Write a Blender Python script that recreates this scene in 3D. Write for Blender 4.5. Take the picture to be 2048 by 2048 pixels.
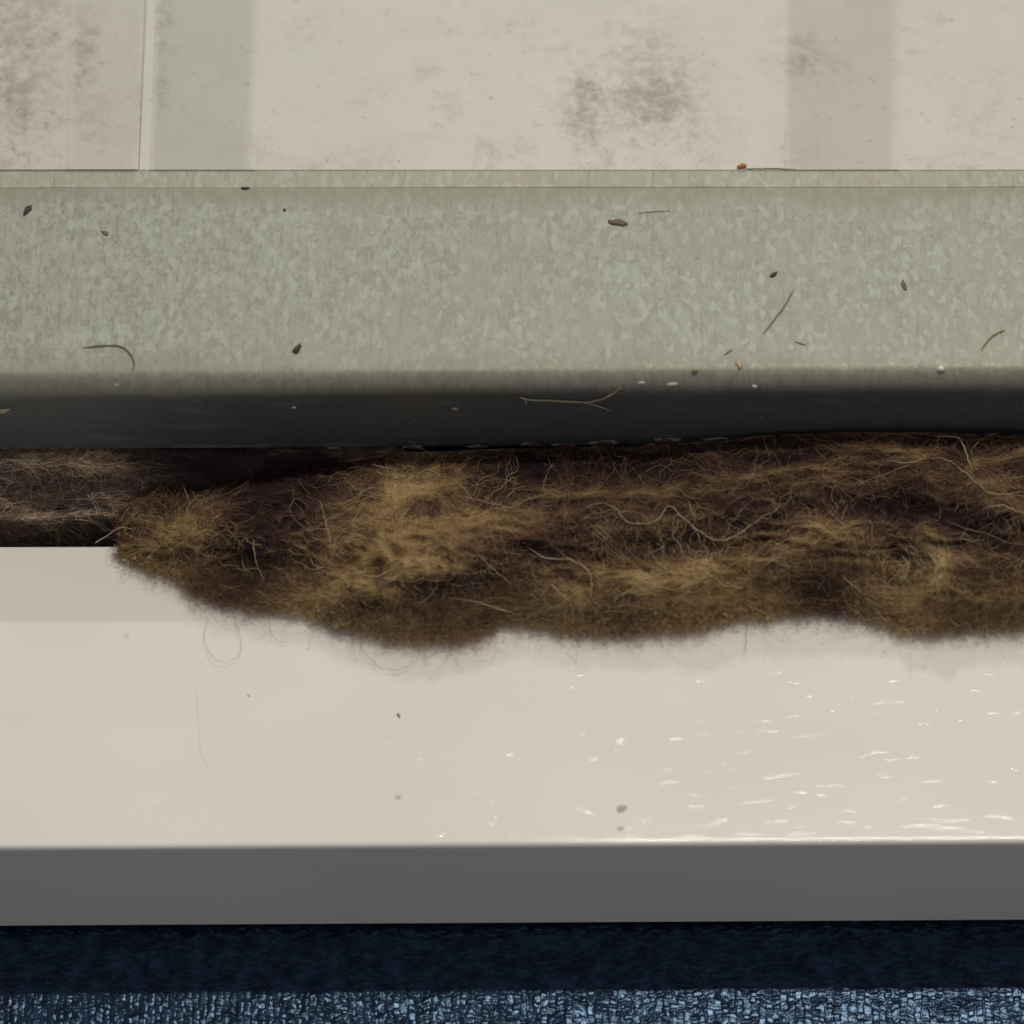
import bpy, bmesh, math, random
import numpy as np
from mathutils import Vector
for o in list(bpy.data.objects): bpy.data.objects.remove(o)
rng = np.random.default_rng(7); random.seed(7)
S = bpy.context.scene
MM = 0.001

# ---------------------------------------------------------------- camera
THETA, DIST, HALF = math.radians(30), 0.60, 0.080      # tilt from plumb, distance, half picture width (metres)
TAN = HALF / DIST
CAM = np.array([0, -math.sin(THETA), math.cos(THETA)]) * DIST
FWD = np.array([0, math.sin(THETA), -math.cos(THETA)])
UP = np.array([0, math.cos(THETA), math.sin(THETA)])
cd = bpy.data.cameras.new('camera'); co = bpy.data.objects.new('camera', cd)
S.collection.objects.link(co); S.camera = co
co.location = CAM; co.rotation_euler = (THETA, 0, 0)
cd.sensor_width = 36; cd.angle = 2 * math.atan(TAN)
cd.clip_start = 0.01; cd.clip_end = 50
cd.dof.use_dof = True; cd.dof.focus_distance = 0.598; cd.dof.aperture_fstop = 9.0

# ---------------------------------------------------------------- light of the room
W = bpy.data.worlds.new('World'); S.world = W; W.use_nodes = True
bg = W.node_tree.nodes['Background']; bg.inputs[0].default_value = (1.0, 0.98, 1.015, 1); bg.inputs[1].default_value = 0.28
def lamp(name, loc, target, size, power, col, length=None):
    l = bpy.data.lights.new(name, 'AREA'); l.shape = 'RECTANGLE' if length else 'DISK'; l.size = length or size; l.size_y = size; l.energy = power; l.color = col
    o = bpy.data.objects.new(name, l); S.collection.objects.link(o); o.location = loc
    d = Vector(target) - Vector(loc); o.rotation_euler = d.to_track_quat('-Z', 'Y').to_euler(); return o
lamp('ceiling_lamp', (0.25, 0.405, 1.25), (0.25, 0, 0), 0.035, 8.9, (1.0, 0.965, 0.855), 0.44)
lamp('far_lamp', (-0.10, 1.25, 0.955), (0, 0, 0), 0.022, 4.8, (1.0, 0.96, 0.9))
S.view_settings.view_transform = 'Standard'; S.view_settings.look = 'None'
S.view_settings.exposure = 0.0; S.view_settings.gamma = 1.0
S.cycles.max_bounces = 8; S.cycles.sample_clamp_indirect = 4.0

# ---------------------------------------------------------------- measuring: photo pixel (2048 scale) on a plane of the place
def rays(px, py):
    px = np.asarray(px, float); py = np.asarray(py, float)
    cx = (px - 1024) / 1024 * TAN; cy = (1024 - py) / 1024 * TAN
    return np.stack([cx, cy * UP[1] + FWD[1], cy * UP[2] + FWD[2]], -1)
def at_z(px, py, z):
    d = rays(px, py); t = (np.asarray(z) - CAM[2]) / d[..., 2]; return CAM + d * t[..., None]
def at_y(px, py, y):
    d = rays(px, py); t = (np.asarray(y) - CAM[1]) / d[..., 1]; return CAM + d * t[..., None]
class Line:                                             # y (or z) running straight through two measured points
    def __init__(s, a, b, k): s.x0, s.x1, s.v0, s.v1 = a[0], b[0], a[k], b[k]
    def __call__(s, x): return s.v0 + (np.asarray(x) - s.x0) / (s.x1 - s.x0) * (s.v1 - s.v0)
XE = 0.20                                               # half length of everything that runs across

# ---------------------------------------------------------------- helpers
def link(name, me, mat=None, parent=None):
    o = bpy.data.objects.new(name, me); S.collection.objects.link(o)
    if mat: me.materials.append(mat)
    if parent: o.parent = parent
    return o
def tag(o, label=None, cat=None, group=None, kind=None):
    for k, v in (('label', label), ('category', cat), ('group', group), ('kind', kind)):
        if v: o[k] = v
    return o
def mesh(name, V, F, mat, parent=None, smooth=True):
    me = bpy.data.meshes.new(name); me.from_pydata([tuple(map(float, v)) for v in V], [], F); me.update()
    if smooth: me.polygons.foreach_set('use_smooth', [True] * len(me.polygons))
    return link(name, me, mat, parent)
def empty(name, loc):
    o = bpy.data.objects.new(name, None); S.collection.objects.link(o); o.location = loc; o.empty_display_size = .01; return o
def adopt(child, parent):
    child.parent = parent; child.matrix_parent_inverse = parent.matrix_basis.inverted(); return child
class VN:                                               # smooth value noise on a wrapped lattice
    def __init__(s, seed): s.g = np.random.default_rng(seed).uniform(-1, 1, (128, 128))
    def __call__(s, x, y):
        xi = np.floor(x).astype(int); yi = np.floor(y).astype(int); fx = x - xi; fy = y - yi
        fx = fx * fx * (3 - 2 * fx); fy = fy * fy * (3 - 2 * fy); g = s.g
        a = g[xi % 128, yi % 128]; b = g[(xi + 1) % 128, yi % 128]; c = g[xi % 128, (yi + 1) % 128]; d = g[(xi + 1) % 128, (yi + 1) % 128]
        return (a * (1 - fx) + b * fx) * (1 - fy) + (c * (1 - fx) + d * fx) * fy
def fbm(n, x, y, o=3):
    v = 0; a = 1; t = 0
    for k in range(o): v = v + a * n(x * 2 ** k + 17 * k, y * 2 ** k + 5 * k); t += a; a *= .5
    return v / t
def round_profile(P, R, seg=7):
    out = []; n = len(P)
    for i in range(n):
        p = np.array(P[i], float); a = np.array(P[i - 1], float); b = np.array(P[(i + 1) % n], float); r = R[i]
        if r <= 0: out.append(p); continue
        u = (a - p) / np.linalg.norm(a - p); v = (b - p) / np.linalg.norm(b - p)
        ang = math.acos(float(np.clip(u @ v, -1, 1))); d = r / math.tan(ang / 2)
        s = p + u * d; e = p + v * d; c = p + (u + v) / np.linalg.norm(u + v) * r / math.sin(ang / 2)
        a0 = math.atan2(*(s - c)[::-1]); a1 = math.atan2(*(e - c)[::-1]); da = (a1 - a0 + math.pi) % (2 * math.pi) - math.pi
        out += [s + u * r * .8, s + u * r * .12] + [c + r * np.array([math.cos(a0 + da * k / seg), math.sin(a0 + da * k / seg)]) for k in range(seg + 1)] + [e + v * r * .12, e + v * r * .8]
    return out
def extrude(name, prof, mat, parent=None, n=80, wob=None, x0=-XE, x1=XE, sharp=35):
    """prof(x) -> closed list of (y, z); swept along x."""
    xs = np.linspace(x0, x1, n); V = []; F = []; m = None
    for i, x in enumerate(xs):
        p = prof(x); m = len(p)
        for j, (y, z) in enumerate(p):
            dy, dz = wob(x, j) if wob else (0, 0); V.append((x, y + dy, z + dz))
    for i in range(n - 1):
        for j in range(m):
            k = (j + 1) % m; F.append((i * m + j, i * m + k, (i + 1) * m + k, (i + 1) * m + j))
    F.append(tuple(range(m - 1, -1, -1))); F.append(tuple((n - 1) * m + j for j in range(m)))
    o = mesh(name, V, F, mat, parent)
    bm = bmesh.new(); bm.from_mesh(o.data); bmesh.ops.recalc_face_normals(bm, faces=bm.faces)
    for e in bm.edges:
        if len(e.link_faces) == 2 and e.calc_face_angle(0) > math.radians(sharp): e.smooth = False
    bm.to_mesh(o.data); bm.free(); return o
def tube(name, P, R, mat, parent=None, sides=5):
    P = np.asarray(P, float); n = len(P); R = np.broadcast_to(R, (n,))
    T = np.gradient(P, axis=0); T /= np.linalg.norm(T, axis=1)[:, None] + 1e-12
    N = np.cross(T, [0.3, 0.2, 0.93]); N /= np.linalg.norm(N, axis=1)[:, None] + 1e-12; B = np.cross(T, N)
    V = []; F = []
    for i in range(n):
        for k in range(sides):
            a = 2 * math.pi * k / sides; V.append(P[i] + R[i] * (N[i] * math.cos(a) + B[i] * math.sin(a)))
    for i in range(n - 1):
        for k in range(sides):
            l = (k + 1) % sides; F.append((i * sides + k, i * sides + l, (i + 1) * sides + l, (i + 1) * sides + k))
    F.append(tuple(range(sides - 1, -1, -1))); F.append(tuple((n - 1) * sides + k for k in range(sides)))
    return mesh(name, V, F, mat, parent)
def spline(P, n):
    P = np.asarray(P, float); Q = np.vstack([2 * P[0] - P[1], P, 2 * P[-1] - P[-2]]); out = []
    for t in np.linspace(0, len(P) - 1 - 1e-6, n):
        i = int(t); f = t - i; a, b, c, d = Q[i:i + 4]
        out.append(.5 * (2 * b + (c - a) * f + (2 * a - 5 * b + 4 * c - d) * f * f + (3 * b - a - 3 * c + d) * f ** 3))
    return np.array(out)

# ---------------------------------------------------------------- materials
class NT:
    def __init__(s, name):
        s.m = bpy.data.materials.new(name); s.m.use_nodes = True; s.t = s.m.node_tree; s.b = s.t.nodes['Principled BSDF']
        s.pos = s.t.nodes.new('ShaderNodeTexCoord').outputs['Object']
    def n(s, ty, **kw):
        x = s.t.nodes.new(ty)
        for k, v in kw.items():
            if k.startswith('i_'):
                key = k[2:]; key = int(key) if key.isdigit() else key.replace('_', ' ')
                if hasattr(v, 'is_output') or isinstance(v, bpy.types.NodeSocket): s.t.links.new(v, x.inputs[key])
                else: x.inputs[key].default_value = v
            else: setattr(x, k, v)
        return x
    def map(s, sc, loc=(0, 0, 0), rot=(0, 0, 0)): return s.n('ShaderNodeMapping', i_Vector=s.pos, i_Scale=sc, i_Location=loc, i_Rotation=rot).outputs[0]
    def noise(s, v, sc=1.0, det=3.0, rough=.5, dist=0.0): return s.n('ShaderNodeTexNoise', i_Vector=v, i_Scale=sc, i_Detail=det, i_Roughness=rough, i_Distortion=dist).outputs[0]
    def ramp(s, v, a, b, lo=0.0, hi=1.0): return s.n('ShaderNodeMapRange', interpolation_type='SMOOTHSTEP', i_Value=v, i_1=a, i_2=b, i_3=lo, i_4=hi).outputs[0]
    def mul(s, a, b, op='MULTIPLY'): return s.n('ShaderNodeMath', operation=op, i_0=a, i_1=b).outputs[0]
    def mix(s, f, a, b):
        x = s.t.nodes.new('ShaderNodeMix'); x.data_type = 'RGBA'
        for sock, v in ((x.inputs[0], f), (x.inputs[6], a), (x.inputs[7], b)):
            if isinstance(v, bpy.types.NodeSocket): s.t.links.new(v, sock)
            else: sock.default_value = v if not isinstance(v, tuple) or len(v) == 4 else (*v, 1)
        return x.outputs[2]
    def blob(s, p, r, yscale=1.0):                       # 1 at p, fading to 0 at r: where a stain with a shape of its own sits
        v = s.n('ShaderNodeMapping', vector_type='POINT', i_Vector=s.pos, i_Location=(-p[0] / r, -p[1] * yscale / r, 0), i_Scale=(1 / r, yscale / r, 0)).outputs[0]
        l = s.n('ShaderNodeVectorMath', operation='LENGTH', i_0=v).outputs['Value']; return s.ramp(l, 0, 1, 1, 0)
    def col(s, c): s.t.links.new(c, s.b.inputs['Base Color']) if isinstance(c, bpy.types.NodeSocket) else setattr(s.b.inputs['Base Color'], 'default_value', (*c, 1))
    def set(s, **kw):
        for k, v in kw.items():
            k = k.replace('_', ' ')
            if isinstance(v, bpy.types.NodeSocket): s.t.links.new(v, s.b.inputs[k])
            else: s.b.inputs[k].default_value = v
    def bump(s, h, st, d): s.t.links.new(s.n('ShaderNodeBump', i_Height=h, i_Strength=st, i_Distance=d).outputs[0], s.b.inputs['Normal'])
def plain(name, c, rough=.7, spec=.3):
    m = NT(name); m.col(c); m.set(Roughness=rough, Specular_IOR_Level=spec); return m.m

def paint_mat():
    m = NT('gloss_white_paint'); n1 = m.noise(m.map((22, 40, 40)), 1, 3)
    c = m.mix(m.ramp(n1, .3, .7), (.750, .713, .653), (.780, .743, .685))
    c = m.mix(m.mul(m.ramp(m.noise(m.map((1500, 1800, 1500)), 1, 1), .77, .83), .25), c, (.45, .42, .37)); m.col(c)
    h = m.noise(m.map((18, 420, 200), rot=(0, 0, -.06)), 1, 2)
    m.set(Roughness=.085, Specular_IOR_Level=.5); m.bump(h, .03, .0002); return m.m
def galv_mat(dusty=False):
    m = NT('dusty_zinc_lip' if dusty else 'galvanised_zinc')
    warp = m.noise(m.map((500, 350, 400)), 1, 2)
    v3 = m.n('ShaderNodeVectorMath', operation='ADD', i_0=m.pos, i_1=m.n('ShaderNodeVectorMath', operation='SCALE', i_0=m.n('ShaderNodeTexNoise', i_Vector=m.map((900, 900, 900)), i_Scale=1.0).outputs['Color'], i_Scale=.0006).outputs[0]).outputs[0]
    vs = m.n('ShaderNodeMapping', i_Vector=v3, i_Scale=(1000, 720, 600)).outputs[0]
    cell = m.n('ShaderNodeTexVoronoi', i_Vector=vs, i_Scale=1.0).outputs['Color']
    g = m.n('ShaderNodeSeparateColor', i_0=cell).outputs[0]
    vs2 = m.n('ShaderNodeMapping', i_Vector=v3, i_Scale=(2500, 1500, 900)).outputs[0]
    g2 = m.n('ShaderNodeSeparateColor', i_0=m.n('ShaderNodeTexVoronoi', i_Vector=vs2, i_Scale=1.0).outputs['Color']).outputs[0]
    spang = m.mul(m.mul(g, .5), m.mul(g2, .5), 'ADD')
    streak = m.noise(m.map((1500, 190, 200)), 1, 4, .65)
    big = m.noise(m.map((70, 60, 60)), 1, 4, .6)
    if dusty: A, B = (.285, .278, .215), (.335, .328, .26)
    else: A, B = (.214, .218, .174), (.322, .332, .280)
    c = m.mix(m.ramp(spang, .15, .85), A, B)
    fl = m.n('ShaderNodeTexVoronoi', i_Vector=m.n('ShaderNodeMapping', i_Vector=v3, i_Scale=(1050, 800, 400)).outputs[0], i_Scale=1.0)
    pick = m.ramp(m.n('ShaderNodeSeparateColor', i_0=fl.outputs['Color']).outputs[1], .60, .95); c = m.mix(m.mul(pick, .38), c, (.41, .43, .375))
    c = m.mix(m.mul(m.ramp(streak, .52, .70), .55), c, (.19, .185, .15))
    c = m.mix(m.mul(m.ramp(big, .42, .68), .28), c, (.285, .268, .21))
    c = m.mix(m.mul(m.ramp(m.noise(m.map((330, 260, 260)), 1, 4, .7), .64, .72), .55), c, (.15, .13, .10))
    if not dusty:
        yc = m.n('ShaderNodeSeparateXYZ', i_0=m.pos).outputs[1]; yc = m.mul(yc, m.mul(m.mul(big, .5, 'SUBTRACT'), .010), 'ADD')
        c = m.mix(m.mul(m.ramp(yc, float(ly(0)) - 5 * MM, float(ly(0)) - .5 * MM), .62), c, (.225, .205, .15))   # grime settled along the lip
        c = m.mix(m.mul(m.ramp(yc, float(my(0)) + 1.5 * MM, float(my(0)) + 6.5 * MM, 1, 0), .55), c, (.21, .195, .15))  # and along the bend
    if not dusty:                                        # darker grey tone on the flange below the bend
        zc = m.n('ShaderNodeSeparateXYZ', i_0=m.pos).outputs[2]; zc = m.mul(zc, m.mul(big, .0012), 'ADD')
        tone = m.mix(m.mul(m.ramp(m.noise(m.map((90, 300, 500)), 1, 4, .7), .5, .75), .5), (.105, .110, .108), (.20, .21, .205))
        worn = m.mul(m.ramp(zc, ZFB + .3 * MM, ZFB + 2.6 * MM, 1, 0), m.ramp(m.noise(m.map((160, 300, 420)), 1, 5, .7), .42, .62)); tone = m.mix(m.mul(worn, .8), tone, (.34, .325, .31))
        c = m.mix(m.ramp(zc, ZT - 3.6 * MM, ZT - 1.2 * MM, 1, 0), c, tone)
    m.col(c); m.set(Metallic=.25, Roughness=m.ramp(spang, 0, 1, .42, .62), Specular_IOR_Level=.3)
    m.bump(m.mul(streak, spang, 'ADD'), .12, .0003); return m.m
def panel_mat(name, A, B, dirt=1.0, spots=(), band_blend=None):
    m = NT(name)
    c = m.mix(m.ramp(m.noise(m.map((30, 22, 20)), 1, 3), .3, .7), A, B)
    if band_blend: c = m.mix(m.n('ShaderNodeAttribute', attribute_name='band_blend').outputs['Fac'], m.mix(m.ramp(m.noise(m.map((30, 22, 20)), 1, 3), .3, .7), band_blend[0], band_blend[1]), c)
    fine = m.noise(m.map((430, 480, 300)), 1, 7, .68, .4); mid = m.noise(m.map((120, 140, 100)), 1, 6, .62, .6); wisp = m.noise(m.map((170, 210, 150), loc=(3, 7, 1)), 1, 6, .6, 2.2)
    mask = None
    for (px, py, r, ys, w) in spots:
        p = at_z(px, py, ZT); b = m.mul(m.blob(p, r * MM, ys), w); mask = b if mask is None else m.mul(mask, b, 'MAXIMUM')
    c = m.mix(m.mul(m.ramp(mid, .45, .70), .16 * dirt), c, (.36, .33, .26))
    c = m.mix(m.mul(m.ramp(fine, .58, .68), .34 * dirt), c, (.30, .27, .21))
    if mask is not None:
        th = m.mul(m.mul(m.mul(fine, .72), m.mul(mid, .28), 'ADD'), m.mul(mask, .14), 'ADD')
        c = m.mix(m.mul(m.mul(m.ramp(th, .48, .72), mask), .62), c, (.22, .19, .145))
        w2 = m.ramp(m.n('ShaderNodeMath', operation='ABSOLUTE', i_0=m.mul(wisp, .5, 'SUBTRACT')).outputs[0], .0, .014, 1, 0)
        c = m.mix(m.mul(m.mul(w2, m.ramp(mid, .44, .56)), m.mul(mask, .85)), c, (.16, .135, .10))
    c = m.mix(m.mul(m.ramp(m.noise(m.map((700, 760, 600)), 1, 2), .68, .74), .42), c, (.22, .19, .14))
    m.col(c); m.set(Roughness=.38, Specular_IOR_Level=.3); return m.m
def fibre_mat():
    m = NT('wool_fibre'); a = m.n('ShaderNodeAttribute', attribute_name='tint').outputs['Color']
    m.col(a); m.set(Roughness=.55, Specular_IOR_Level=.25)
    tr = m.n('ShaderNodeBsdfTranslucent', i_Color=a); mx = m.n('ShaderNodeMixShader', i_0=.5)
    m.t.links.new(m.b.outputs[0], mx.inputs[1]); m.t.links.new(tr.outputs[0], mx.inputs[2])
    m.t.links.new(mx.outputs[0], m.t.nodes['Material Output'].inputs[0]); return m.m
def carpet_mat():
    m = NT('navy_carpet'); n = m.noise(m.map((420, 260, 300)), 1, 3)
    c = m.mix(m.ramp(n, .35, .7), (.004, .008, .019), (.014, .030, .060))
    m.col(c); m.set(Roughness=.21, Specular_IOR_Level=.42, Specular_Tint=(.42, .66, 1, 1))
    m.bump(m.noise(m.map((2200, 1300, 1500)), 1, 3), .14, .0003); return m.m

# ================================================================ the place, measured
fy = Line(at_z(0, 1697, 0), at_z(2048, 1685, 0), 1)          # front edge of the board
by = Line(at_z(0, 1092, 0), at_z(2048, 1086, 0), 1)          # back edge of the board
pb = at_y(np.array([0, 2048]), np.array([1852, 1842]), np.array([fy(-.08), fy(.08)])); ZB = float(pb[:, 2].mean())
ZFB = 4 * MM
my = Line(at_z(0, 899, ZFB), at_z(2048, 886, ZFB), 1)        # front of the steel flange
q = at_y(np.array([0, 2048]), np.array([768, 760]), np.array([my(-.08), my(.08)])); ZT = float(q[:, 2].mean())
ly = Line(at_z(0, 376, ZT), at_z(2048, 374, ZT), 1)          # back of the wide steel face
ZL = ZT + .07 * MM
le = Line(at_z(0, 340, ZL), at_z(2048, 340, ZL), 1)
print('board', ZB, fy(0), by(0), 'steel', ZT, my(0), ly(0), le(0))

# ---------------------------------------------------------------- floor under everything: navy carpet
ZC = ZB - 1.0 * MM
carpet_m = carpet_mat()
cf = mesh('carpet', [(-.5, -.6, ZC - 1 * MM), (.5, -.6, ZC - 1 * MM), (.5, .5, ZC - 1 * MM), (-.5, .5, ZC - 1 * MM)], [(0, 1, 2, 3)], carpet_m)
tag(cf, 'navy blue looped carpet below the white board', kind='structure')
def carpet_pile():
    x = np.arange(-.118, .118, .00016); y = np.arange(-.092, -.040, .00016)
    X, Y = np.meshgrid(x, y, indexing='ij'); n1, n2, n3 = VN(31), VN(32), VN(33)
    px = 1.15 * MM; col = X / px + .30 * n1(X / .005, Y / .004) + .10 * n3(X / .0012, Y / .0012); ci = np.floor(col); u = col - ci - .5
    rr = np.random.default_rng(5).uniform(0, 1, 997)
    row = Y / (0.85 * MM) + rr[(ci.astype(int) * 7) % 997] * 3 + .6 * n2(X / .002, Y / .002) + .15 * n1(X / .0008, Y / .0009); ri = np.floor(row); v = row - ri - .5
    jit = rr[(ci.astype(int) * 131 + ri.astype(int) * 57) % 997]
    k1 = ci.astype(int) * 131 + ri.astype(int) * 57; jit = rr[k1 % 997]; tx = rr[(k1 * 3 + 11) % 997] - .5; ty = rr[(k1 * 7 + 29) % 997] - .5
    amp = .45 + 1.5 * np.abs(n1(X / .0036 + 9, Y / .0028)); tx = tx * amp; ty = ty * amp
    groove = np.clip((np.abs(u) - .40) / .10, 0, 1) ** 2 + .5 * np.clip((np.abs(v) - .42) / .08, 0, 1) ** 2
    Z = ZC - .6 * MM + MM * (.16 * jit + .17 * tx * u + .26 * ty * v - .05 * u * u - .05 * v * v - .09 * groove) + .012 * MM * n3(X / .0004, Y / .0009) + .06 * MM * n1(X / .0031, Y / .0023)
    V = np.stack([X, Y, Z], -1).reshape(-1, 3); nx, ny = X.shape; idx = np.arange(nx * ny).reshape(nx, ny)
    F = np.stack([idx[:-1, :-1], idx[1:, :-1], idx[1:, 1:], idx[:-1, 1:]], -1).reshape(-1, 4)
    me = bpy.data.meshes.new('pile'); me.vertices.add(len(V)); me.vertices.foreach_set('co', V.ravel())
    me.loops.add(F.size); me.loops.foreach_set('vertex_index', F.ravel().astype(np.int32)); me.polygons.add(len(F))
    me.polygons.foreach_set('loop_start', np.arange(0, F.size, 4, dtype=np.int32)); me.update(calc_edges=True)
    me.polygons.foreach_set('use_smooth', np.ones(len(F), bool)); return tag(link('pile', me, carpet_m, cf), kind='stuff')
carpet_pile()

# ---------------------------------------------------------------- white painted board
paint = paint_mat(); wv = VN(3)
board = empty('painted_board', (0, float(fy(0)), ZB))
tag(board, 'white gloss painted timber board with a square front edge above blue carpet', 'board')
def board_prof(x):
    return round_profile([(fy(x), ZB), (fy(x), 0), (by(x), 0), (by(x), ZB)], [.4 * MM, .75 * MM, .5 * MM, 0], 6)
bo = extrude('body', board_prof, paint, n=260, wob=lambda x, j: (.06 * MM * float(wv(x / .011, 1.5)) + .03 * MM * float(wv(x / .004, 7.5)), 0) if 14 < j < 19 else (0, 0))
adopt(bo, board)
def ridges():
    V = []; F = []; r = np.random.default_rng(11)
    L = [(1620,1470,85,5),(1535,1462,42,0),(1483,1462,20,0),(1490,1505,35,4),(1462,1537,18,2),(1340,1565,40,6),(1560,1552,85,9),(1660,1571,62,3),(1600,1585,30,0),(1393,1589,40,2),(1510,1603,70,5),(1395,1614,40,4),(1290,1640,25,8),(1420,1650,46,6),(1555,1643,50,5),(1608,1653,48,0),(1690,1644,40,3),(1735,1655,20,3),(1860,1562,52,7),(1780,1520,32,2),(1770,1552,26,1),(1878,1612,26,1),(1695,1622,38,1),(1910,1640,75,5),(2000,1634,60,-6),(1845,1650,80,5),(1985,1425,22,0),(2030,1426,25,0),(1846,1448,26,0),(1919,1440,10,0),(1620,1392,30,1),(1700,1392,10,0),(1800,1404,20,0),(1665,1421,12,0),(1550,1346,44,1),(1398,1361,20,0),(1160,1330,16,-2),(1140,1588,12,4),(1168,1586,14,4),(1135,1647,16,5),(1730,1512,18,12),(1468,1575,20,2),(1350,1477,35,2),(1640,1590,20,0),(1445,1640,30,3),(1900,1656,60,2),(1935,1664,30,0),(1960,1664,24,0),(1600,1667,70,1),(1500,1668,60,1),(1030,1672,60,-1),(900,1672,60,-2),(790,1670,55,-1),(600,1680,45,3),(1250,1672,80,2),(1130,1674,50,0),(285,1683,20,0),(1390,1672,60,1)]
    for k in range(40): L.append((r.uniform(1100, 2080), r.uniform(1340, 1660), r.uniform(8, 34), r.uniform(-2, 6)))
    for k in range(40): L.append((r.uniform(-100, 1100), r.uniform(1400, 1670), r.uniform(6, 26), r.uniform(-2, 5)))
    for (cx, cy, ln, rise) in L:
        hw = r.uniform(.16, .30) * MM; hh = r.uniform(.012, .030) * MM; a = len(V); n = 13; m = 7; ph = r.uniform(0, 6)
        for i in range(n):
            t = i / (n - 1) * 2 - 1; e = math.sqrt(max(0, 1 - t * t)) * (.75 + .25 * math.sin(ph + 5 * t))
            p = at_z(cx + t * ln / 2, cy - t * rise / 2 + 1.0 * math.sin(ph + 4 * t), 0)
            for j in range(m):
                s = j / (m - 1) * 2 - 1; V.append((p[0], p[1] + s * hw * (.25 + .75 * e), -.012 * MM + hh * e * max(0, math.cos(s * math.pi / 2)) ** 1.0 + (0 if abs(s) == 1 else .012 * MM)))
        for i in range(n - 1):
            for j in range(m - 1): F.append((a + i * m + j, a + (i + 1) * m + j, a + (i + 1) * m + j + 1, a + i * m + j + 1))
    return tag(mesh('brush_marks', V, F, paint), kind='stuff')
adopt(ridges(), board)

# ---------------------------------------------------------------- galvanised steel rail
zinc = galv_mat(); steel = empty('steel_rail', (0, float(my(0)), ZFB))
tag(steel, 'galvanised steel rail with mottled wide face and dark folded front flange', 'rail')
TH = 1.3 * MM
def rail_prof(x):
    a, b = float(my(x)), float(ly(x)) + 3 * MM
    return round_profile([(a, ZFB), (a, ZT), (b, ZT), (b, ZT - TH), (a + TH, ZT - TH), (a + TH, ZFB)], [.25 * MM, 3.0 * MM, 0, 0, 1.6 * MM, .25 * MM], 8)
adopt(extrude('folded_sheet', rail_prof, zinc, n=140, wob=lambda x, j: (.10 * MM * float(wv(x / .02, 4.5)), .10 * MM * float(wv(x / .05, 12.5)) + 0)), steel)
def lip_prof(x):
    a, b = float(ly(x)), float(le(x))
    return round_profile([(a, ZT - .3 * MM), (a, ZL), (b, ZL), (b, ZT - .3 * MM)], [0, .04 * MM, .03 * MM, 0], 4)
adopt(extrude('edge_lip', lip_prof, galv_mat(True), n=60, wob=lambda x, j: (.05 * MM * float(wv(x / .01, 20.5 + j)), 0)), steel)
back = extrude('light_block', lambda x: [(float(my(x)) + 3 * MM, ZC), (float(my(x)) + 3 * MM, ZT - TH - .4 * MM), (.30, ZT - TH - .4 * MM), (.30, ZC)], plain('dark_block', (.05, .04, .032), .85), n=4)  # unseen block added to keep light from leaking into the gap
tag(back, 'added unseen light-stopping beam behind the gap under the steel rail', 'block')

# ---------------------------------------------------------------- white dirty panel behind the rail
spots = [(1170, 215, 8, .5, 1.0), (1310, 200, 17, 1, 1.0), (1290, 120, 12, .8, .7), (1390, 270, 9, .8, .6), (1040, 300, 10, 1.4, .55), (960, 300, 6, 1, .5), (740, 190, 5, 1, .45), (900, 60, 8, 1, .4), (1040, 60, 10, 2.5, .45), (500, 300, 8, 1, .3), (1560, 90, 8, 1, .4), (1250, 90, 7, 1, .5), (1360, 120, 7, 1, .5), (1180, 260, 10, 1, .45), (600, 60, 6, 1, .4), (850, 140, 5, 1, .4), (1130, 110, 9, 1.5, .5), (1850, 60, 10, 1, .3), (1960, 230, 10, 1, .35), (1750, 310, 8, 1, .4), (1200, 330, 20, 4, .5), (700, 330, 20, 5, .4), (1900, 330, 20, 5, .5), (1560, 310, 5, 1.3, .6), (1610, 130, 7, .7, .5), (1700, 240, 8, 1, .35), (1060, 290, 8, 1, .4), (900, 230, 12, 1, .28), (1900, 180, 14, 1, .2), (1990, 300, 8, 1, .35)]
P_A, P_B = (.53, .515, .447), (.58, .56, .49)
ZP = ZT + .2 * MM
pm = panel_mat('old_white_enamel', P_A, P_B, .7, spots)
panel = empty('white_panel', (0, float(le(0)), ZP)); tag(panel, 'dirty cream white panel with upright grey painted-on reflections behind the steel rail', 'panel')
def xof(px, py, z=ZP): return float(at_z(px, py, z)[0])
YE = .125
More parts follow.
